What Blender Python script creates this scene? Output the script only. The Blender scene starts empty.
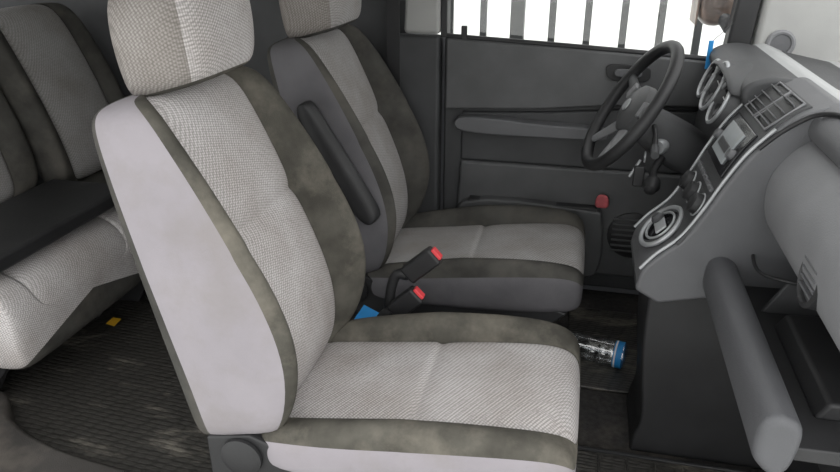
import bpy, math
from mathutils import Vector, Matrix
R=math.radians
scene=bpy.context.scene
col=scene.collection
try:
    scene.view_settings.view_transform='Standard'
    scene.view_settings.look='None'
except Exception as e: print(e)

# ------------------------------------------------------------ materials
def new_mat(name):
    m=bpy.data.materials.new(name); m.use_nodes=True
    nt=m.node_tree; return m,nt,nt.nodes['Principled BSDF']
def plain(name,c,rough=.55,metal=0,var=.12,vscale=9,grain=0,gscale=400,dirt=None,dirt_amt=.0,spec=.4,soft=0):
    m,nt,b=new_mat(name); N=nt.nodes; L=nt.links
    tc=N.new('ShaderNodeTexCoord')
    nz=N.new('ShaderNodeTexNoise'); nz.inputs['Scale'].default_value=vscale; nz.inputs['Detail'].default_value=5
    L.new(tc.outputs['Object'],nz.inputs['Vector'])
    rp=N.new('ShaderNodeValToRGB')
    rp.color_ramp.elements[0].position=.35; rp.color_ramp.elements[1].position=.68
    rp.color_ramp.elements[0].color=tuple(x*(1-var) for x in c)+(1,)
    rp.color_ramp.elements[1].color=tuple(min(1,x*(1+var)) for x in c)+(1,)
    L.new(nz.outputs['Fac'],rp.inputs['Fac'])
    out=rp.outputs['Color']
    if dirt:
        n2=N.new('ShaderNodeTexNoise'); n2.inputs['Scale'].default_value=4.5; n2.inputs['Detail'].default_value=8; n2.inputs['Roughness'].default_value=.65
        L.new(tc.outputs['Object'],n2.inputs['Vector'])
        r2=N.new('ShaderNodeValToRGB'); r2.color_ramp.elements[0].position=.48; r2.color_ramp.elements[1].position=.66
        L.new(n2.outputs['Fac'],r2.inputs['Fac'])
        mu=N.new('ShaderNodeMath'); mu.operation='MULTIPLY'; mu.inputs[1].default_value=dirt_amt
        L.new(r2.outputs['Color'],mu.inputs[0])
        mx=N.new('ShaderNodeMixRGB'); mx.inputs[2].default_value=dirt+(1,)
        L.new(mu.outputs[0],mx.inputs[0]); L.new(out,mx.inputs[1]); out=mx.outputs[0]
    L.new(out,b.inputs['Base Color'])
    b.inputs['Roughness'].default_value=rough; b.inputs['Metallic'].default_value=metal
    b.inputs['Specular IOR Level'].default_value=spec
    nrm=None
    if soft:
        n4=N.new('ShaderNodeTexNoise'); n4.inputs['Scale'].default_value=11; n4.inputs['Detail'].default_value=2; n4.inputs['Distortion'].default_value=.6
        L.new(tc.outputs['Object'],n4.inputs['Vector'])
        b4=N.new('ShaderNodeBump'); b4.inputs['Strength'].default_value=soft; b4.inputs['Distance'].default_value=.012
        L.new(n4.outputs['Fac'],b4.inputs['Height']); nrm=b4.outputs[0]; L.new(nrm,b.inputs['Normal'])
    if grain:
        n3=N.new('ShaderNodeTexNoise'); n3.inputs['Scale'].default_value=gscale
        L.new(tc.outputs['Object'],n3.inputs['Vector'])
        bp=N.new('ShaderNodeBump'); bp.inputs['Strength'].default_value=grain; bp.inputs['Distance'].default_value=.002
        L.new(n3.outputs['Fac'],bp.inputs['Height']); L.new(bp.outputs[0],b.inputs['Normal'])
        if nrm: L.new(nrm,bp.inputs['Normal'])
    return m
def mesh_fabric(name,c,c2,scale=200):
    m,nt,b=new_mat(name); N=nt.nodes; L=nt.links
    tc=N.new('ShaderNodeTexCoord')
    mp=N.new('ShaderNodeMapping'); mp.inputs['Rotation'].default_value=(R(20),R(35),R(45)); mp.inputs['Scale'].default_value=(1,1,1)
    L.new(tc.outputs['Object'],mp.inputs['Vector'])
    v=N.new('ShaderNodeTexVoronoi'); v.inputs['Scale'].default_value=scale; v.inputs['Randomness'].default_value=.15
    L.new(mp.outputs[0],v.inputs['Vector'])
    rp=N.new('ShaderNodeValToRGB'); rp.color_ramp.elements[0].position=.28; rp.color_ramp.elements[1].position=.62
    rp.color_ramp.elements[0].color=c+(1,); rp.color_ramp.elements[1].color=c2+(1,)
    L.new(v.outputs['Distance'],rp.inputs['Fac'])
    nz=N.new('ShaderNodeTexNoise'); nz.inputs['Scale'].default_value=5.5; nz.inputs['Detail'].default_value=7; nz.inputs['Roughness'].default_value=.6
    L.new(tc.outputs['Object'],nz.inputs['Vector'])
    r2=N.new('ShaderNodeValToRGB'); r2.color_ramp.elements[0].position=.32; r2.color_ramp.elements[1].position=.62
    r2.color_ramp.elements[0].color=(.77,.745,.72,1); r2.color_ramp.elements[1].color=(1,1,1,1)
    L.new(nz.outputs['Fac'],r2.inputs['Fac'])
    mx=N.new('ShaderNodeMixRGB'); mx.blend_type='MULTIPLY'; mx.inputs[0].default_value=1
    L.new(rp.outputs[0],mx.inputs[1]); L.new(r2.outputs[0],mx.inputs[2]); L.new(mx.outputs[0],b.inputs['Base Color'])
    n4=N.new('ShaderNodeTexNoise'); n4.inputs['Scale'].default_value=8; n4.inputs['Detail'].default_value=2
    L.new(tc.outputs['Object'],n4.inputs['Vector'])
    b4=N.new('ShaderNodeBump'); b4.inputs['Strength'].default_value=.25; b4.inputs['Distance'].default_value=.012
    L.new(n4.outputs['Fac'],b4.inputs['Height'])
    bp=N.new('ShaderNodeBump'); bp.inputs['Strength'].default_value=.4; bp.inputs['Distance'].default_value=.0015; bp.invert=True
    L.new(v.outputs['Distance'],bp.inputs['Height']); L.new(b4.outputs[0],bp.inputs['Normal']); L.new(bp.outputs[0],b.inputs['Normal'])
    b.inputs['Roughness'].default_value=.9; b.inputs['Specular IOR Level'].default_value=.15
    return m
def rubber_mat(name,c,dirt,scale=24,lo=.5):
    """dark moulded rubber: small low studs, whitish dried-mud smears"""
    m,nt,b=new_mat(name); N=nt.nodes; L=nt.links
    tc=N.new('ShaderNodeTexCoord')
    mp=N.new('ShaderNodeMapping'); mp.inputs['Rotation'].default_value=(0,0,R(8)); mp.inputs['Scale'].default_value=(1,2.4,.2)
    L.new(tc.outputs['Object'],mp.inputs['Vector'])
    v=N.new('ShaderNodeTexVoronoi'); v.inputs['Scale'].default_value=scale; v.inputs['Randomness'].default_value=.25
    L.new(mp.outputs[0],v.inputs['Vector'])
    nz=N.new('ShaderNodeTexNoise'); nz.inputs['Scale'].default_value=5; nz.inputs['Detail'].default_value=12; nz.inputs['Roughness'].default_value=.78
    nz.inputs['Distortion'].default_value=.3
    mp2=N.new('ShaderNodeMapping'); mp2.inputs['Rotation'].default_value=(0,0,R(-35)); mp2.inputs['Scale'].default_value=(.7,2.0,1)
    L.new(tc.outputs['Object'],mp2.inputs['Vector']); L.new(mp2.outputs[0],nz.inputs['Vector'])
    rp=N.new('ShaderNodeValToRGB'); rp.color_ramp.elements[0].position=lo; rp.color_ramp.elements[1].position=lo+.12
    L.new(nz.outputs['Fac'],rp.inputs['Fac'])
    rv=N.new('ShaderNodeValToRGB'); rv.color_ramp.elements[0].position=.35; rv.color_ramp.elements[1].position=.6
    rv.color_ramp.elements[0].color=tuple(x*1.15 for x in c)+(1,); rv.color_ramp.elements[1].color=tuple(x*.7 for x in c)+(1,)
    L.new(v.outputs['Distance'],rv.inputs['Fac'])
    mx=N.new('ShaderNodeMixRGB'); mx.inputs[2].default_value=dirt+(1,)
    L.new(rp.outputs[0],mx.inputs[0]); L.new(rv.outputs[0],mx.inputs[1]); L.new(mx.outputs[0],b.inputs['Base Color'])
    rh=N.new('ShaderNodeMapRange'); rh.inputs['From Min'].default_value=.3; rh.inputs['From Max'].default_value=.6; rh.inputs['To Min'].default_value=1; rh.inputs['To Max'].default_value=0
    L.new(v.outputs['Distance'],rh.inputs['Value'])
    bp=N.new('ShaderNodeBump'); bp.inputs['Strength'].default_value=.6; bp.inputs['Distance'].default_value=.002
    L.new(rh.outputs[0],bp.inputs['Height']); L.new(bp.outputs[0],b.inputs['Normal'])
    b.inputs['Roughness'].default_value=.4
    return m
def glass_mat(name,tint=(1,1,1),gl=.06,rough=.03):
    m=bpy.data.materials.new(name); m.use_nodes=True; nt=m.node_tree; N=nt.nodes; L=nt.links
    N.remove(N['Principled BSDF']); o=N['Material Output']
    t=N.new('ShaderNodeBsdfTransparent'); t.inputs[0].default_value=tint+(1,)
    g=N.new('ShaderNodeBsdfGlossy'); g.inputs['Roughness'].default_value=rough
    x=N.new('ShaderNodeMixShader'); x.inputs[0].default_value=gl
    L.new(t.outputs[0],x.inputs[1]); L.new(g.outputs[0],x.inputs[2]); L.new(x.outputs[0],o.inputs[0])
    return m

M_side=plain('seat_side_cloth',(.245,.228,.243),.85,var=.06,vscale=6,grain=.25,dirt=(.195,.178,.168),dirt_amt=.5,spec=.15,soft=.25)
M_trim=plain('seat_trim_velour',(.070,.066,.056),.85,var=.3,vscale=14,grain=.4,dirt=(.165,.150,.124),dirt_amt=.75,spec=.15,soft=.4)
M_trimd=plain('seat_trim_dark',(.056,.054,.049),.85,var=.25,vscale=12,grain=.3,dirt=(.115,.105,.09),dirt_amt=.5,spec=.15,soft=.3)
M_midc=plain('seat_side_grey_cloth',(.115,.111,.118),.85,var=.12,vscale=8,grain=.3,spec=.15,soft=.3)
M_mesh=mesh_fabric('seat_mesh_fabric',(.55,.525,.52),(.29,.275,.27))
M_meshd=mesh_fabric('seat_mesh_grey',(.40,.39,.385),(.25,.24,.237))
M_hr=mesh_fabric('headrest_side_fabric',(.29,.27,.255),(.17,.157,.146))
M_pipe=plain('dark_piping',(.09,.083,.074),.8,spec=.15)
M_black=plain('black_plastic',(.019,.019,.020),.5,var=.2,grain=.2)
M_char=plain('charcoal_plastic',(.048,.049,.051),.55,var=.12,grain=.3)
M_char2=plain('door_vinyl',(.075,.076,.078),.5,var=.12,grain=.3)
M_grey=plain('dash_grey_plastic',(.100,.101,.106),.5,var=.06,grain=.3)
M_bar=plain('shelf_lip_plastic',(.072,.073,.078),.5,var=.06,grain=.3)
M_greyl=plain('dash_light_plastic',(.185,.186,.193),.5,var=.06,grain=.3)
M_dtop=plain('dash_top_lit_plastic',(.33,.335,.335),.5,var=.06,grain=.3)  # paler than the other dash plastics: bright reflections on top put into the colour
M_pillar=plain('pillar_trim_light',(.33,.33,.32),.6,var=.05,grain=.2)
M_silver=plain('silver_trim',(.38,.39,.40),.42,metal=.45,var=.04)
M_gloss=plain('gloss_black',(.012,.012,.014),.15,var=.1)
M_screen=plain('radio_face',(.30,.32,.33),.25,var=.1)
M_red=plain('red_button',(.70,.06,.07),.4,var=.1)
M_pink=plain('faded_red_cloth',(.42,.09,.10),.7,var=.3,vscale=40)
M_blue=plain('blue_paper',(.02,.25,.60),.5,var=.15)
M_white=plain('white_plastic',(.7,.7,.7),.4,var=.05)
M_roof=plain('headliner',(.6,.6,.58),.9,var=.04)
M_carpet=plain('dark_carpet',(.035,.033,.032),.95,var=.3,vscale=60,grain=.8,gscale=250,dirt=(.13,.11,.09),dirt_amt=.35)
M_rub=rubber_mat('rubber_floor',(.034,.032,.029),(.17,.155,.132),26,.55)
M_rub2=rubber_mat('rubber_mat_front',(.036,.034,.031),(.16,.145,.12),34,.50)
M_sill=plain('sill_plastic',(.05,.046,.043),.5,var=.3,grain=.4,dirt=(.14,.12,.10),dirt_amt=.6)
M_fence=plain('fence_paint',(.02,.022,.022),.5)
M_ground=plain('pale_concrete',(.73,.73,.71),.9,var=.08,vscale=2)
M_wallo=plain('white_render',(.9,.92,.89),.9,var=.03,vscale=1.5)
M_body=plain('car_body_paint',(.25,.25,.27),.3,var=.03)
M_yel=plain('amber_wrap',(.75,.42,.03),.4)
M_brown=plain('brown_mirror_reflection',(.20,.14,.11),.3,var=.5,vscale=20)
G_clear=glass_mat('clear_glass'); G_tint=glass_mat('tinted_glass',(.3,.31,.31),.06)
M_bottle=glass_mat('clear_bottle_plastic',(.93,.96,.98),.25,.16)

# ------------------------------------------------------------ geometry helpers
def empty(name,loc=(0,0,0)):
    e=bpy.data.objects.new(name,None); e.location=loc; e.empty_display_size=.05; col.objects.link(e)
    return e
def mk(name,verts,faces,mats,idx=None,parent=None,smooth=True,subsurf=0,bevel=0,ang=40,segs=3):
    me=bpy.data.meshes.new(name); me.from_pydata([tuple(v) for v in verts],[],faces); me.update()
    if not isinstance(mats,(list,tuple)): mats=[mats]
    for mm in mats: me.materials.append(mm)
    if idx:
        for p,i in zip(me.polygons,idx): p.material_index=i
    import bmesh
    bm=bmesh.new(); bm.from_mesh(me); bmesh.ops.recalc_face_normals(bm,faces=bm.faces); bm.to_mesh(me); bm.free()
    if smooth:
        me.shade_smooth()
        if not subsurf: me.set_sharp_from_angle(angle=R(ang))
    o=bpy.data.objects.new(name,me); col.objects.link(o)
    if bevel:
        md=o.modifiers.new('bevel','BEVEL'); md.width=bevel; md.segments=segs; md.limit_method='ANGLE'; md.angle_limit=R(35); md.harden_normals=True
    if subsurf:
        md=o.modifiers.new('sub','SUBSURF'); md.levels=subsurf; md.render_levels=subsurf
    if parent: o.parent=parent
    return o
def box(name,x0,x1,y0,y1,z0,z1,mat,parent=None,bevel=.005):
    v=[(x,y,z) for x in(x0,x1) for y in(y0,y1) for z in(z0,z1)]
    f=[(0,1,3,2),(4,6,7,5),(0,4,5,1),(2,3,7,6),(0,2,6,4),(1,5,7,3)]
    return mk(name,v,f,mat,parent=parent,bevel=bevel)
def obox(name,c,w,h,d,X,Y,mat,parent=None,bevel=.003,taper=1):
    X=Vector(X).normalized(); Y=Vector(Y).normalized(); Z=X.cross(Y).normalized(); Y=Z.cross(X)
    v=[]
    for sx in(-1,1):
        for sy in(-1,1):
            for sz in(-1,1):
                k=taper if sz>0 else 1
                v.append(Vector(c)+X*sx*w/2*k+Y*sy*h/2*k+Z*sz*d/2)
    f=[(0,1,3,2),(4,6,7,5),(0,4,5,1),(2,3,7,6),(0,2,6,4),(1,5,7,3)]
    return mk(name,v,f,mat,parent=parent,bevel=bevel)
def catmull(pts,n=6,closed=False):
    out=[]; P=[Vector(p) for p in pts]; k=len(P)
    rng=range(k if closed else k-1)
    for i in rng:
        if closed: p0,p1,p2,p3=P[(i-1)%k],P[i],P[(i+1)%k],P[(i+2)%k]
        else: p0,p1,p2,p3=P[max(i-1,0)],P[i],P[i+1],P[min(i+2,k-1)]
        for j in range(n):
            t=j/n
            out.append(.5*((2*p1)+(-p0+p2)*t+(2*p0-5*p1+4*p2-p3)*t*t+(-p0+3*p1-3*p2+p3)*t**3))
    if not closed: out.append(P[-1])
    return out
def extr(name,prof,y0,y1,mat,parent=None,bevel=.008,axis='y',ang=40):
    """extrude a 2D profile: axis y -> profile (x,z); axis z -> profile (x,y)"""
    n=len(prof)
    def P(p,q): return (p[0],q,p[1]) if axis=='y' else (p[0],p[1],q)
    v=[P(p,y0(p) if callable(y0) else y0) for p in prof]+[P(p,y1) for p in prof]
    f=[(i,(i+1)%n,n+(i+1)%n,n+i) for i in range(n)]+[tuple(range(n)),tuple(range(2*n-1,n-1,-1))]
    return mk(name,v,f,mat,parent=parent,bevel=bevel,ang=ang)
def loft(name,rings,mats,segm=None,parent=None,subsurf=2,rowm=None,closed=True,cap=True):
    n=len(rings[0]); v=[p for r in rings for p in r]; f=[]; idx=[]
    for i in range(len(rings)-1):
        for j in range(n if closed else n-1):
            k=(j+1)%n
            f.append((i*n+j,i*n+k,(i+1)*n+k,(i+1)*n+j))
            mi=segm[j] if segm else 0
            if rowm: mi=rowm(i,j,mi)
            idx.append(mi)
    if cap:
        for i,ri in((0,0),(len(rings)-1,1)):
            c=sum((Vector(p) for p in rings[i]),Vector())/n; v.append(tuple(c)); ci=len(v)-1
            for j in range(n):
                k=(j+1)%n
                f.append((ci,i*n+j,i*n+k) if ri else (ci,i*n+k,i*n+j)); mi=segm[j] if segm else 0
                if rowm: mi=rowm(i if ri==0 else i-1,j,mi)
                idx.append(mi)
    return mk(name,v,f,mats,idx,parent,True,subsurf)
def tube(name,pts,r,mat,parent=None,closed=False,smooth=True):
    cu=bpy.data.curves.new(name,'CURVE'); cu.dimensions='3D'; cu.bevel_depth=r; cu.bevel_resolution=4; cu.use_fill_caps=True
    P=catmull(pts,6,closed) if smooth and len(pts)>2 else [Vector(p) for p in pts]
    s=cu.splines.new('POLY'); s.points.add(len(P)-1)
    for q,p in zip(s.points,P): q.co=(p[0],p[1],p[2],1)
    s.use_cyclic_u=closed
    cu.materials.append(mat); o=bpy.data.objects.new(name,cu); col.objects.link(o)
    if parent: o.parent=parent
    return o
def lathe(name,prof,c,axis,mat,parent=None,n=32,idx=None,cap=True):
    A=Vector(axis).normalized(); U=A.orthogonal().normalized(); V=A.cross(U)
    rings=[[tuple(Vector(c)+A*h+(U*math.cos(2*math.pi*k/n)+V*math.sin(2*math.pi*k/n))*r) for k in range(n)] for r,h in prof]
    v=[p for r in rings for p in r]; f=[]; ii=[]
    for i in range(len(rings)-1):
        for j in range(n):
            k=(j+1)%n; f.append((i*n+j,i*n+k,(i+1)*n+k,(i+1)*n+j)); ii.append(idx[i] if idx else 0)
    if cap:
        f.append(tuple(range(n-1,-1,-1))); ii.append(idx[0] if idx else 0)
        f.append(tuple((len(rings)-1)*n+j for j in range(n))); ii.append(idx[-1] if idx else 0)
    return mk(name,v,f,mat,ii,parent,ang=35)
def ring(name,c,axis,rad,r,mat,parent,sx=1):
    A=Vector(axis).normalized(); U=Vector((0,1,0)); V=A.cross(U).normalized()
    pts=[Vector(c)+U*math.cos(2*math.pi*k/40)*rad*sx+V*math.sin(2*math.pi*k/40)*rad for k in range(40)]
    return tube(name,pts,r,mat,parent,True,False)

# ------------------------------------------------------------ seats
def backrest(name,rows,cy,tilt,mats,parent):
    ca,sa=math.cos(tilt),math.sin(tilt)
    rings=[]
    for xb,zb,w,D,bol,g in rows:
        ctr=.30*bol-g
        h=[(0,0),(.7*w,.0),(.95*w,.015),(w,.15*D+.01),(w*1.01,.75*D),(w*1.0,D+.35*bol),(.975*w,D+.78*bol),(.925*w,D+bol),(.84*w,D+.93*bol),(.74*w,D+ctr+.4*(bol-ctr)),(.695*w,D+ctr-.004),(.675*w,D+ctr-.012),(.65*w,D+ctr+.003),(.3*w,D+ctr+.010),(0,D+ctr+.010)]
        full=h+[(-a,b) for a,b in reversed(h[1:-1])]
        rings.append([(xb+d*ca,cy+y,zb+d*sa) for y,d in full])
    half=[3,3,3,0,0,0,1,1,1,1,1,2,2,2]
    seg=half+half[::-1]
    return loft(name,rings,mats,seg,parent)
def cushion(name,rows,cy,mats,parent):
    rings=[]
    for x,zt,zb,w,bol,g in rows:
        hh=zt-zb
        h=[(0,zb),(.8*w,zb),(.97*w,zb+.01),(w*1.0,zb+.35*hh),(w*1.0,zt-.2*hh),(.985*w,zt-.005),(.94*w,zt+.75*bol),(.84*w,zt+bol),(.72*w,zt+.55*bol),(.665*w,zt+.002-g),(.65*w,zt-.010-g),(.62*w,zt+.002-g),(.3*w,zt+.008-g),(0,zt+.01-g)]
        full=h+[(-a,b) for a,b in reversed(h[1:-1])]
        rings.append([(x,cy+y,z) for y,z in full])
    half=[3,3,0,0,0,1,1,1,1,1,2,2,2]
    return loft(name,rings,mats,half+half[::-1],parent)
def headrest(name,cy,mats,parent,xc=-.755,z0=.980):
    rings=[]; n=28
    def pt(a,s,dz,dx,g=1):
        c,si=math.cos(a),math.sin(a); e=.58
        px=abs(c)**e*(1 if c>0 else -1)*.090*s*g; py=abs(si)**e*(1 if si>0 else -1)*.155*s*g
        return (xc+dx+px,cy+py,z0+dz+px*.28)
    rows=((0,.70,.0),(.007,.9,.0),(.03,1,0),(.10,1.05,-.005),(.165,1.02,-.012),(.20,.9,-.018),(.215,.6,-.02))
    for dz,s,dx in rows:
        rings.append([pt(2*math.pi*k/n,s,dz,dx) for k in range(n)])
    seg=[]
    for j in range(n):
        a=2*math.pi*(j+.5)/n; seg.append(2 if math.cos(a)>.62 else 0)
    o=loft(name,rings,mats,seg,parent,rowm=lambda i,j,mi:(1 if i<1 else mi))
    for s in(-.06,.06):
        tube(name+'_post',[(xc-.01,cy+s,z0+.03),(xc-.04,cy+s,z0-.08)],.006,M_silver,parent)
    return o
BR=[(-.735,.25,.225,.155,.03,0),(-.745,.30,.243,.19,.055,0),(-.758,.40,.25,.19,.10,0),(-.777,.50,.252,.175,.125,0),
    (-.797,.60,.25,.158,.122,0),(-.808,.652,.249,.149,.113,0),(-.811,.668,.249,.148,.111,.016),(-.814,.684,.249,.147,.108,0),
    (-.836,.79,.245,.133,.085,0),(-.852,.87,.24,.122,.06,0),(-.864,.925,.232,.112,.042,0),(-.871,.952,.212,.095,.028,0),(-.868,.964,.165,.065,.012,0)]
CU=[(-.60,.29,.22,.225,.01,0),(-.57,.305,.215,.24,.02,0),(-.45,.315,.215,.25,.045,0),(-.30,.337,.22,.252,.052,0),(-.288,.339,.22,.252,.052,0),(-.275,.340,.22,.252,.052,.010),(-.262,.342,.22,.252,.051,0),(-.15,.357,.225,.252,.045,0),(-.04,.37,.235,.25,.03,0),
    (.02,.368,.24,.243,.018,0),(.048,.352,.25,.232,.01,0),(.058,.325,.265,.21,.004,0)]
def front_seat(name,cy,side,trim,meshm,hr,ctrim):
    e=empty(name,(0,cy,0)); inv=Matrix.Translation((0,-cy,0))
    backrest('backrest',BR,cy,R(14),[side,trim,meshm,M_trimd],e)
    cushion('seat_cushion',CU,cy,[side,ctrim,meshm,M_black],e)
    headrest('headrest',cy,[hr,trim,meshm],e)
    extr('seat_base',[(-.60,.20),(-.62,.255),(-.45,.25),(-.05,.26),(.02,.25),(-.02,.20),(-.08,.14),(-.12,.02),(-.50,.02),(-.56,.12)],cy-.20,cy+.20,M_black,e,.012)
    for s in(-1,1):
        extr('side_skirt',[(-.70,.19),(-.70,.29),(-.60,.31),(-.48,.265),(-.30,.25),(-.02,.262),(.02,.25),(-.02,.215),(-.3,.18),(-.55,.17)],cy+s*.225-.012,cy+s*.225+.012,M_black,e,.006)
        box('seat_rail',-.62,.0,cy+s*.17-.02,cy+s*.17+.02,0,.03,M_char,e)
    lathe('recliner_cover',[(.03,0),(.045,.004),(.045,.012),(.03,.018)],(-.62,cy-.235,.255),(0,-1,0),M_black,e)
    for c in list(e.children):
        c.matrix_parent_inverse=inv
    return e
seat_p=front_seat('car_seat',-.375,M_side,M_trim,M_mesh,M_hr,M_trim)
seat_d=front_seat('car_seat',.375,M_midc,M_trimd,M_meshd,M_hr,M_trimd)
arm=loft('folded_armrest',[[(x+dx*w, y, z+dz*w) for (dx,dz,y) in ((-.9,-.4,.115),(-.9,-.4,.075),(-.4,-.15,.062),(.4,.15,.062),(.9,.4,.075),(.9,.4,.115))] for x,z,w in
     ((-.722,.835,.012),(-.718,.825,.03),(-.70,.78,.038),(-.63,.66,.042),(-.56,.545,.042),(-.54,.515,.033),(-.537,.505,.012))],[M_black],None,seat_d,2)
arm.matrix_parent_inverse=Matrix.Translation((0,-.375,0))

def rear_seat(name,cy,w,xf,mats,front):
    e=empty(name,(0,cy,0)); inv=Matrix.Translation((0,-cy,0))
    rows=[(xf-.50,.42,.24,w*.92,.01,0),(xf-.47,.43,.21,w,.015,0),(xf-.30,.43,.17,w,.012,0),(xf-.12,.43,.155,w,.01,0),(xf-.05,.415,.155,w*.99,.006,0),(xf-.005,.375,.165,w*.98,.004,0),(xf+.015,.31,.19,w*.95,.002,0)]
    cushion('seat_cushion',rows,cy,front,e)
    rb=[(xf-.46,.42,w*.9,.08,.01,0),(xf-.47,.46,w*.98,.10,.03,0),(xf-.51,.60,w,.10,.045,0),(xf-.56,.75,w,.095,.045,0),(xf-.61,.90,w*.98,.085,.035,0),(xf-.635,.98,w*.92,.07,.02,0),(xf-.645,1.0,w*.75,.04,.01,0)]
    backrest('backrest',rb,cy,R(18),mats,e)
    extr('seat_legs',[(xf-.45,.0),(xf-.45,.2),(xf-.08,.17),(xf-.14,.1),(xf-.2,.0)],cy-w*.8,cy-w*.8+.03,M_black,e,.005)
    extr('seat_leg',[(xf-.45,.0),(xf-.45,.2),(xf-.08,.17),(xf-.14,.1),(xf-.2,.0)],cy+w*.8-.03,cy+w*.8,M_black,e,.005)
    for c in e.children: c.matrix_parent_inverse=inv
    return e
rear_seat('rear_seat',-.07,.315,-1.38,[M_trimd,M_trimd,M_meshd,M_trimd],[M_mesh,M_mesh,M_mesh,M_trimd])
rear_seat('rear_seat',.475,.225,-1.31,[M_trimd,M_trimd,M_meshd,M_trimd],[M_trimd,M_trimd,M_trimd,M_trimd])
mt=empty('seat_protector_pad')
box('pad',-1.70,-1.405,-.36,.235,.450,.495,M_black,mt,.012)

# ------------------------------------------------------------ room shell
box('floor',-2.4,.95,-.74,.785,-.06,0,M_carpet,None,0)
rm=empty('rear_floor_mat')
box('rubber_sheet',-1.75,-.68,-.49,.66,.002,.014,M_rub,rm,.004)
fm=empty('floor_mat')
box('rubber_sheet',.03,.62,-.58,-.13,.002,.012,M_rub2,fm,.004)
for i in range(7):
    tube('rib',[(.06+.07*i,-.55,.013),(.06+.07*i,-.16,.013)],.004,M_rub2,fm)
tube('raised_edge',[(.04,-.57,.014),(.04,-.14,.014),(.61,-.14,.014),(.61,-.57,.014)],.007,M_black,fm,True,False)
fm2=empty('floor_mat')
box('rubber_sheet',.03,.6,.14,.62,.002,.012,M_rub2,fm2,.004)
extr('door_sill',catmull([(.95,-.62),(0,-.62),(-.7,-.60),(-.9,-.53),(-1.2,-.49),(-1.4,-.42),(-1.52,-.32),(-1.75,-.28)],5)+[Vector((-1.75,-.76)),Vector((.95,-.76))],-.12,.065,M_sill,None,.02,'z')
box('roof',-2.4,.25,-.74,.78,1.37,1.42,M_roof,None,.01)
box('wall_rear',-2.45,-2.38,-.74,.78,-.06,.95,M_char,None,.01)
box('wall_firewall',.93,.97,-.74,.78,-.06,.88,M_black,None,.005)
w=empty('wall_driver_side')
box('rear_quarter_panel',-2.38,-.60,.76,.80,-.08,1.04,M_char,w,.01)
box('rear_armrest_ledge',-2.2,-1.0,.72,.765,.5,.58,M_char,w,.01)
box('upper_rail',-2.38,.4,.74,.79,1.28,1.37,M_char,w,.01)
box('quarter_window_glass',-2.38,-.64,.762,.768,1.04,1.28,G_tint,w,0)
w=empty('wall_passenger_side')
box('rear_quarter_panel',-2.38,-1.62,-.76,-.70,-.05,1.0,M_char,w,.01)
box('upper_rail',-2.38,.4,-.76,-.70,1.30,1.37,M_char,w,.01)
box('rear_pillar',-2.38,-2.2,-.76,-.70,1.0,1.3,M_char,w,.01)
w=empty('pillar_b')
extr('lower_trim',[(-.475,0),(-.475,.93),(-.64,.93),(-.66,.4),(-.70,0)],.69,.76,M_char,w,.012)
extr('upper_trim',[(-.475,.935),(-.475,1.33),(-.575,1.33),(-.60,.935)],.695,.76,M_pillar,w,.015)
box('belt_strap',-.655,-.61,.686,.690,.5,1.2,M_black,w,.001)
lathe('belt_anchor',[(.03,0),(.03,.012),(.015,.016)],(-.63,.69,.45),(0,-1,0),M_black,w)

# driver door
d=empty('car_door')
extr('door_skin',[(-.62,-.08),(-.62,.925),(.42,.872),(.95,.85),(1.0,.6),(1.0,-.08)],.79,.805,M_body,d,.003)
extr('door_core',[(-.465,.04),(-.465,.925),(.42,.878),(.50,.87),(.62,.6),(.62,.1),(.45,.04)],.735,.788,M_char,d,.01)
extr('upper_panel',catmull([(-.455,.925),(0,.903),(.42,.878),(.50,.865)],3)+[Vector(p) for p in [(.50,.74),(.10,.725),(-.15,.70),(-.455,.685)]],.700,.745,M_char2,d,.018)
extr('mid_panel',[(-.40,.675),(-.10,.69),(.12,.71),(.5,.72),(.55,.60),(.5,.50),(-.40,.50)],.722,.745,M_char,d,.01)
extr('armrest_pad',catmull([(-.405,.625),(-.40,.665),(-.28,.668),(-.12,.658),(.06,.652),(.10,.637),(.08,.615),(-.1,.612),(-.3,.612)],4,True),.672,.735,M_grey,d,.012)
extr('lower_panel',[(-.40,.50),(.5,.50),(.58,.35),(.55,.1),(-.42,.1)],.715,.745,M_char2,d,.012)
extr('map_pocket',catmull([(-.38,.36),(.05,.365),(.11,.33),(.12,.16),(.05,.10),(-.30,.10),(-.38,.14)],4,True),.672,.72,M_char2,d,.012)
box('pocket_opening',-.36,.09,.676,.716,.355,.372,M_black,d,.003)
lathe('speaker_grille',[(.085,0),(.085,.012),(.075,.018),(.0,.02)],(.22,.72,.27),(0,-1,0),M_black,d)
for i in range(7):
    box('grille_slat',.15,.29,.696,.703,.21+.02*i,.216+.02*i,M_char2,d,.001)
extr('handle_bezel',catmull([(.085,.862),(.19,.858),(.21,.84),(.195,.81),(.095,.812),(.072,.838)],4,True),.692,.702,M_black,d,.003)
extr('handle_lever',catmull([(.105,.848),(.17,.846),(.183,.837),(.17,.825),(.105,.827)],4,True),.680,.694,M_grey,d,.004)
tube('window_seal',[(-.455,.715,.93),(0,.715,.908),(.42,.715,.883)],.009,M_black,d)
extr('window_frame_front',[(.415,.86),(.45,1.33),(.515,1.33),(.485,.85)],.70,.77,M_black,d,.01)
extr('window_frame_rear',[(-.475,.925),(-.475,1.33),(-.455,1.33),(-.452,.925)],.71,.77,M_black,d,.004)
box('lock_knob',-.405,-.385,.705,.72,.91,.965,M_black,d,.004)
wn=empty('window_1')
extr('pane',[(-.455,.92),(-.455,1.32),(.44,1.32),(.42,.875)],.752,.756,G_clear,wn,0)
ap=empty('pillar_a')
extr('pillar_trim',[(.49,.80),(.515,1.35),(.60,1.35),(1.05,1.0),(1.05,.8)],.69,.76,M_pillar,ap,.02)
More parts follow.
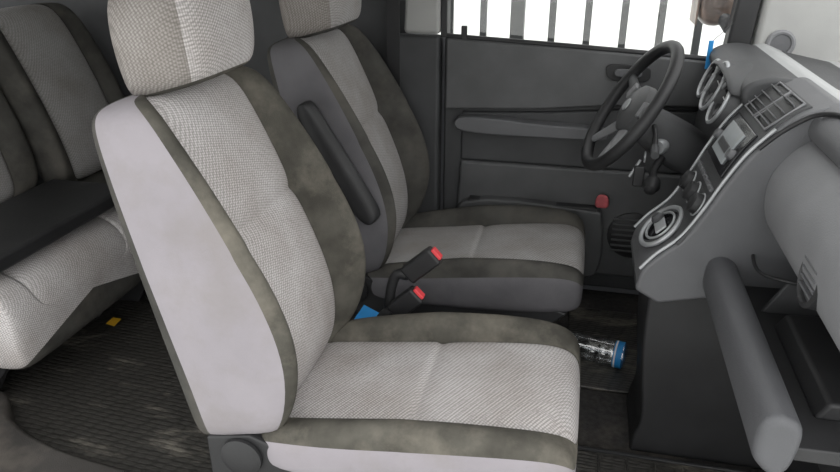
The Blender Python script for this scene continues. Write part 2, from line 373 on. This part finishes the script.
lathe('tweeter_ring',[(.042,0),(.042,.008),(.036,.014),(.03,.012),(.028,.009),(0,.011)],(.568,.692,.942),(0,-1,0),[M_greyl,M_grey],ap,idx=[0,0,0,1,1])
ap=empty('pillar_a_passenger')
tube('pillar_bar',[(1.0,-.72,.93),(.28,-.72,1.38)],.03,M_char,ap)
ws=empty('windshield')
mk('pane',[(1.0,-.70,.90),(1.0,.72,.90),(.28,.72,1.38),(.28,-.70,1.38)],[(0,1,2,3)],G_clear,parent=ws,smooth=False)
sm=empty('side_mirror')
loft('mirror_housing',[[(.40+dx*s,y,1.03+dz*s) for dx,dz in((-.045,-.07),(.045,-.06),(.055,0),(.045,.07),(-.045,.07),(-.055,0))] for y,s in((.82,.75),(.835,1),(.93,1.05),(1.0,.95),(1.02,.6))],[M_brown],None,sm,2)
obox('mirror_glass',(.342,.92,1.03),.15,.12,.006,(0,1,0),(0,0,1),M_brown,sm,.002)
tube('mirror_arm',[(.44,.80,.97),(.42,.84,1.0)],.022,M_black,sm)
af=empty('blue_hanging_tag')
box('tag',.362,.376,.655,.664,.865,.950,M_blue,af,.002)
tube('cord',[(.369,.66,.945),(.43,.695,1.0)],.001,M_black,af)

# ------------------------------------------------------------ dashboard
D=empty('dashboard')
pp=catmull([(.462,.875),(.43,.85),(.400,.80),(.395,.745),(.410,.69),(.45,.65),(.50,.64)],5)+[Vector((.70,.655)),Vector((.70,.88))]
extr('passenger_panel',pp,-.68,-.14,M_greyl,D,.012)
br=catmull([(.60,.945),(.53,.952),(.485,.945),(.455,.922),(.448,.895),(.465,.870),(.52,.86)],5)+[Vector((.72,.86)),Vector((.72,.93))]
extr('passenger_brow',br,-.69,-.12,M_grey,D,.012)
tube('brow_trim_line',[(.365,-.148,.850),(.405,-.152,.893),(.450,-.17,.930),(.478,-.24,.946),(.485,-.40,.949),(.485,-.68,.949)],.005,M_black,D)
extr('dash_top',[(.46,.90),(.465,.93),(.52,.945),(.62,.905),(.93,.88),(.93,.83),(.48,.84)],-.70,.70,M_dtop,D,.012)
dp=catmull([(.52,.935),(.44,.945),(.385,.93),(.37,.90),(.395,.83),(.375,.78),(.36,.70),(.375,.62),(.44,.54),(.56,.50)],5)+[Vector((.90,.5)),Vector((.90,.86))]
extr('driver_panel',dp,.12,.68,M_char,D,.012)
extr('shelf_floor',[(.36,.50),(.36,.525),(.70,.535),(.70,.50)],-.68,-.08,M_black,D,.004)
extr('shelf_bin',[(.42,.525),(.44,.56),(.66,.565),(.66,.525)],-.60,-.30,M_black,D,.008)
extr('shelf_divider',[(.41,.525),(.45,.60),(.66,.62),(.66,.525)],-.245,-.232,M_char,D,.004)
box('shelf_back',.66,.72,-.68,.1,.3,.70,M_char,D,.004)
extr('lower_dash',[(.46,.50),(.52,.30),(.70,.10),(.90,.10),(.90,.52)],-.68,.1,M_black,D,.02)
bar=catmull([(.310,.553),(.318,.583),(.341,.593),(.368,.581),(.376,.553),(.367,.495),(.343,.48),(.314,.508)],4,True)
extr('shelf_lip',bar,-.705,-.03,M_bar,D,.016)
tube('charging_cable',[(.47,-.0,.64),(.41,-.10,.61),(.40,-.2,.60),(.44,-.26,.61),(.50,-.25,.60),(.55,-.2,.56)],.004,M_black,D)
vn=(-.98,0,.1)
lathe('side_vent',[(.052,-.02),(.052,.006),(.044,.009),(.040,.0),(0,.0)],(.403,-.50,.735),vn,[M_black,M_char],D,idx=[0,0,0,1])
for i in range(4):
    box('vent_slat',.393,.404,-.535,-.465,.708+.016*i,.712+.016*i,M_grey,D,.001)

# center stack
C=empty('center_console')
front=[(.165,.485),(.175,.535),(.205,.575),(.252,.625),(.288,.695),(.318,.765),(.352,.832),(.395,.888),(.440,.928),(.50,.948)]
cf=catmull(front,4)
def ynear(p):
    z=p[1]; return -.125-.03*max(0,min(1,(z-.6)/.3))
extr('stack_shell',cf+[Vector((.62,.90)),Vector((.62,.50)),Vector((.40,.50)),Vector((.22,.455))],ynear,.15,M_grey,C,.018)
def face(t0,t1,y0,y1,off,mat,name,bevel=.003):
    P=[Vector(p) for p in cf]
    seg=[p for p in P if t0<=p[1]<=t1]
    ext=[];inn=[]
    for p in seg:
        i=min(range(len(P)),key=lambda q:(P[q]-p).length)
        tg=(P[min(i+1,len(P)-1)]-P[max(i-1,0)]).normalized()
        nn=Vector((-tg[1],tg[0]))
        ext.append(p+nn*off); inn.append(p-nn*.01)
    return extr(name,ext+inn[::-1],y0,y1,mat,C,bevel)
def onf(z):
    P=[Vector(p) for p in cf]
    for i in range(len(P)-1):
        if P[i][1]<=z<=P[i+1][1]:
            t=(z-P[i][1])/(P[i+1][1]-P[i][1]); q=P[i].lerp(P[i+1],t); tg=(P[i+1]-P[i]).normalized()
            return q,tg,Vector((-tg[1],tg[0]))
face(.60,.940,-.125,.12,.004,M_char,'stack_face')
face(.755,.864,-.105,.10,.010,M_gloss,'radio_body')
face(.772,.852,-.065,.068,.014,M_screen,'radio_display',.001)
face(.783,.825,-.045,.048,.0155,M_char,'radio_lcd',.001)
face(.748,.754,-.11,.115,.008,M_silver,'radio_trim',.001)
X=(0,-1,0)
def P3(q,y): return Vector((q[0],y,q[1]))
for y in(-.085,.085):
    q,tg,nn=onf(.81)
    lathe('radio_knob',[(.012,.01),(.011,.022)],P3(q,y),P3(nn,0),M_grey,C,16)
for y in(-.075,.005,.085):
    q,tg,nn=onf(.69)
    lathe('climate_knob',[(.025,.003),(.023,.022),(.012,.026)],P3(q,y),P3(nn,0),M_black,C,24)
    ring('knob_ring',P3(q+nn*.006,y),P3(nn,0),.027,.0022,M_silver,C)
for i in range(6):
    q,tg,nn=onf(.735)
    obox('preset_button',P3(q+nn*.008,-.09+i*.036),.028,.010,.008,X,P3(tg,0),M_grey,C,.002)
for y0,y1 in((-.108,-.010),(.006,.104)):
    face(.880,.928,y0,y1,.007,M_black,'air_vent')
    for k in range(4):
        q,tg,nn=onf(.885+k*.0125)
        obox('vent_slat',P3(q+nn*.010,(y0+y1)/2),abs(y1-y0)-.012,.003,.012,X,P3(tg,0),M_grey,C,.001)
    qa,_,na=onf(.876); qb,_,nb=onf(.931)
    a_=qa+na*.008; b_=qb+nb*.008
    tube('vent_frame',[P3(a_,y0),P3(b_,y0),P3(b_,y1),P3(a_,y1)],.003,M_greyl,C,True,False)
tube('edge_trim',[(p[0]-.004,ynear(p)+.012,p[1]+.003) for p in front[1:8]],.004,M_silver,C)
tube('edge_trim',[(p[0]-.004,.138,p[1]+.003) for p in front[1:9]],.004,M_silver,C)
sn=(-.70,0,.71)
lathe('shifter_gate',[(.062,-.01),(.062,.006),(.05,.008),(.046,.002),(0,.002)],(.222,.0,.598),sn,[M_char,M_gloss],C,idx=[0,0,1,1])
ring('shifter_ring',(.218,.0,.603),sn,.058,.006,M_silver,C,1.35)
ring('shifter_inner_ring',(.216,.0,.605),sn,.040,.003,M_silver,C,1.35)
obox('gate_plate',(.215,.0,.606),.07,.03,.006,(0,-1,0),(.71,0,.70),M_silver,C,.003)
lathe('shift_knob',[(.012,-.008),(.016,.003),(.016,.010),(.010,.017),(.003,.018)],(.216,.03,.606),sn,M_char,C,20)
extr('lower_body',catmull([(.20,.47),(.205,.30),(.225,.12),(.215,.05),(.21,.0)],4)+[Vector((.75,.0)),Vector((.75,.55)),Vector((.30,.55))],-.105,.12,M_black,C,.015)

# instrument cluster
I=empty('instrument_cluster')
gn=(-.93,0,.36)
for y,z,r in((.20,.862,.050),(.308,.880,.060),(.41,.880,.048)):
    lathe('gauge_pod',[(r+.010,-.06),(r+.010,.0),(r+.002,.012),(r-.004,.004),(r-.008,-.012),(0,-.012)],(.348,y,z),gn,[M_char,M_gloss],I,idx=[0,0,0,1,1])
    ring('gauge_bezel',(.337,y,z+.004),gn,r+.004,.005,M_silver,I)
    tube('needle',[(.356,y,z-.005),(.349,y+r*.5,z+.012)],.0015,M_white,I)
hood=[[(.35+dx,y,.918+h+dz) for dx,dz in((0,0),(-.012,.008),(0,.022),(.12,.02),(.14,0))] for y,h in((.14,-.03),(.17,-.008),(.305,.010),(.43,.0),(.47,-.03))]
loft('cluster_hood',hood,[M_char],None,I,2)

# ------------------------------------------------------------ steering wheel
S=empty('steering_wheel')
c=Vector((.136,.37,.805)); N=Vector((-.85,-.12,.528)).normalized(); E=Vector((.528,0,.85)).normalized(); Yv=N.cross(E).normalized(); Yv=Yv if Yv.y>0 else -Yv
pts=[c+(E*math.cos(a)+Yv*math.sin(a))*.190 for a in [2*math.pi*k/64 for k in range(64)]]
tube('rim',pts,.0175,M_black,S,True,False)
lathe('airbag_hub',[(.03,-.05),(.066,-.03),(.076,-.01),(.072,.012),(.048,.026),(.0,.030)],c-N*.02,N,M_char2,S,32)
lathe('emblem',[(.019,0),(.017,.003)],c+N*.010,N,M_silver,S,20)
for a in(75,-75,150,-150):
    dd=E*math.cos(R(a))+Yv*math.sin(R(a))
    cc=dd.cross(N)
    rings=[]
    for s,wd,th,off in((.05,.032,.012,-.022),(.09,.026,.010,-.02),(.14,.020,.009,-.008),(.185,.017,.008,0)):
        p=c+dd*s+N*off
        rings.append([tuple(p+cc*wd*q+N*th*r_) for q,r_ in((-1,0),(-.6,1),(.6,1),(1,0),(.6,-1),(-.6,-1))])
    loft('spoke',rings,[M_char if abs(a)<100 else M_greyl],None,S,1)
    if abs(a)<100: obox('wheel_buttons',c+dd*.095-N*.006,.03,.045,.010,dd,cc,M_greyl,S,.003)
K=empty('steering_column')
rings=[]
for s,wd,h in((.045,.045,.05),(.07,.055,.06),(.14,.062,.068),(.22,.065,.075),(.27,.05,.06)):
    p=c-N*s-E*.012
    rings.append([tuple(p+Yv*wd*q+E*h*r_) for q,r_ in((-1,-.5),(-1,.5),(-.6,.9),(.6,.9),(1,.5),(1,-.5),(.6,-1),(-.6,-1))])
loft('column_shroud',rings,[M_char],None,K,2)
lathe('ignition_lock',[(.02,0),(.022,.02),(.018,.03)],c-N*.13-Yv*.05-E*.03,(-.5,-.8,0),M_silver,K,20)
for sy in(-1,1):
    b0=c-N*.075+Yv*sy*.05
    tube('stalk',[b0,b0+Yv*sy*.06-E*.01,b0+Yv*sy*.13-E*.03],.007,M_black,K)
    tube('stalk_tip',[b0+Yv*sy*.11-E*.025,b0+Yv*sy*.15-E*.035],.011,M_char,K)
l0=c-N*.15-Yv*.05-E*.06
tube('column_lever',[l0,l0+Vector((-.02,-.04,-.03)),l0+Vector((-.02,-.08,-.045))],.011,M_black,K)
lathe('lever_knob',[(.010,0),(.021,.01),(.024,.03),(.016,.05),(.004,.054)],l0+Vector((-.02,-.07,-.042)),(-.2,-.8,-.3),M_black,K,20)
kc=c-N*.10-Yv*.085-E*.04
ky=empty('car_keys')
obox('key_bow',kc,.012,.035,.04,(1,0,0),(0,1,0),M_black,ky,.004)
ring('key_ring',kc+Vector((-.02,0,-.03)),(0.2,1,0),.014,.002,M_silver,ky)
obox('key_fob',kc+Vector((-.03,-.005,-.085)),.03,.014,.06,(1,0,0),(0,1,0),M_black,ky,.005)
tube('spare_key',[kc+Vector((-.03,0,-.04)),kc+Vector((-.055,.0,-.09))],.004,M_silver,ky)

# ------------------------------------------------------------ small items
def buckle(a,b_,y,root):
    e=empty('seat_belt_buckle')
    A=Vector((a[0],y,a[1])); B=Vector((b_[0],y,b_[1])); dd=(B-A).normalized(); L=(B-A).length
    nn=dd.cross(Vector((0,1,0)))
    obox('buckle_body',(A+B)/2,.036,.052,L,(0,1,0),nn,M_black,e,.008)
    obox('release_button',B+dd*.002,.022,.034,.012,(0,1,0),nn,M_red,e,.003)
    tube('stalk',[A,A-dd*.06,Vector(root)],.014,M_black,e)
buckle((-.405,.42),(-.328,.490),-.045,(-.48,-.06,.03))
buckle((-.435,.32),(-.368,.385),-.075,(-.53,-.08,.02))
ri=empty('red_pouch'); 
loft('pouch',[[(.105+dx*s,.690+dy*s,z) for dx,dy in((-.022,-.009),(.022,-.009),(.025,0),(.022,.009),(-.022,.009),(-.025,0))] for z,s in((.373,.8),(.38,1),(.405,.95),(.42,.6))],[M_pink],None,ri,1)
tr=empty('center_tray')
box('tray',-.56,-.20,-.10,.10,.0,.20,M_black,tr,.015)
bp=empty('blue_paper')
mk('sheet',[(-.57,-.09,.250),(-.44,-.10,.215),(-.42,.0,.230),(-.55,.02,.275),(-.50,-.09,.225),(-.48,.01,.250)],[(0,4,5,3),(4,1,2,5)],M_blue,parent=bp)
wb=empty('water_bottle')
k=1.22
prof=[(.026,0),(.032,.004),(.033,.012),(.031,.02),(.033,.028),(.033,.040),(.0315,.046),(.033,.052),(.033,.064),(.0315,.070),(.033,.076),(.033,.10),(.031,.115),(.033,.125),(.031,.135),(.028,.155),(.018,.175),(.013,.185),(.013,.195)]
bc=(.208,.265,.055); ba=(-1,.22,0)
lathe('bottle_body',[(r*k,h*k) for r,h in prof],bc,ba,M_bottle,wb)
lathe('label',[(.0345*k,.008),(.0345*k,.034)],bc,ba,M_blue,wb,cap=False)
lathe('cap',[(.015*k,.19*k),(.015*k,.21*k)],bc,ba,M_white,wb)
lathe('label_band',[(.0347*k,.026),(.0347*k,.031)],bc,ba,M_white,wb,cap=False)
aw=empty('amber_wrapper'); mk('wrapper',[(-1.52,.13,.016),(-1.48,.12,.016),(-1.47,.15,.03),(-1.51,.16,.025)],[(0,1,2,3)],M_yel,parent=aw)

# ------------------------------------------------------------ outside
box('ground',-15,15,-15,12,-.55,-.45,M_ground,None,0)
box('wall_outside',-12,12,6.0,6.2,-.45,2.6,M_wallo,None,0)
F=empty('metal_fence')
for i in range(34):
    x=-3.4+i*.2
    if i%6==3: box('post',x-.04,x+.04,2.58,2.66,-.45,1.7,M_fence,F,.004)
    else: box('picket',x-.02,x+.02,2.6,2.63,-.35,1.55,M_fence,F,.003)
box('rail',-3.5,3.4,2.595,2.635,-.25,-.19,M_fence,F,.003); box('rail',-3.5,3.4,2.595,2.635,1.35,1.41,M_fence,F,.003)

# ------------------------------------------------------------ light
wd=bpy.data.worlds.new('overcast'); scene.world=wd; wd.use_nodes=True
bg=wd.node_tree.nodes['Background']; bg.inputs[0].default_value=(.975,.985,.98,1); bg.inputs[1].default_value=2.25
sd=bpy.data.lights.new('soft_sun','SUN'); sd.energy=.8; sd.angle=R(50); so=bpy.data.objects.new('soft_sun',sd); col.objects.link(so)
so.rotation_euler=Vector((-.45,.75,-.75)).to_track_quat('-Z','Y').to_euler()

# ------------------------------------------------------------ camera
cd=bpy.data.cameras.new('camera'); cam=bpy.data.objects.new('camera',cd); col.objects.link(cam); scene.camera=cam
cd.sensor_width=36; cd.lens=30; cd.clip_start=.02
cam.location=(0,-1.65,1.27); cam.rotation_euler=(R(90-24),0,R(13))
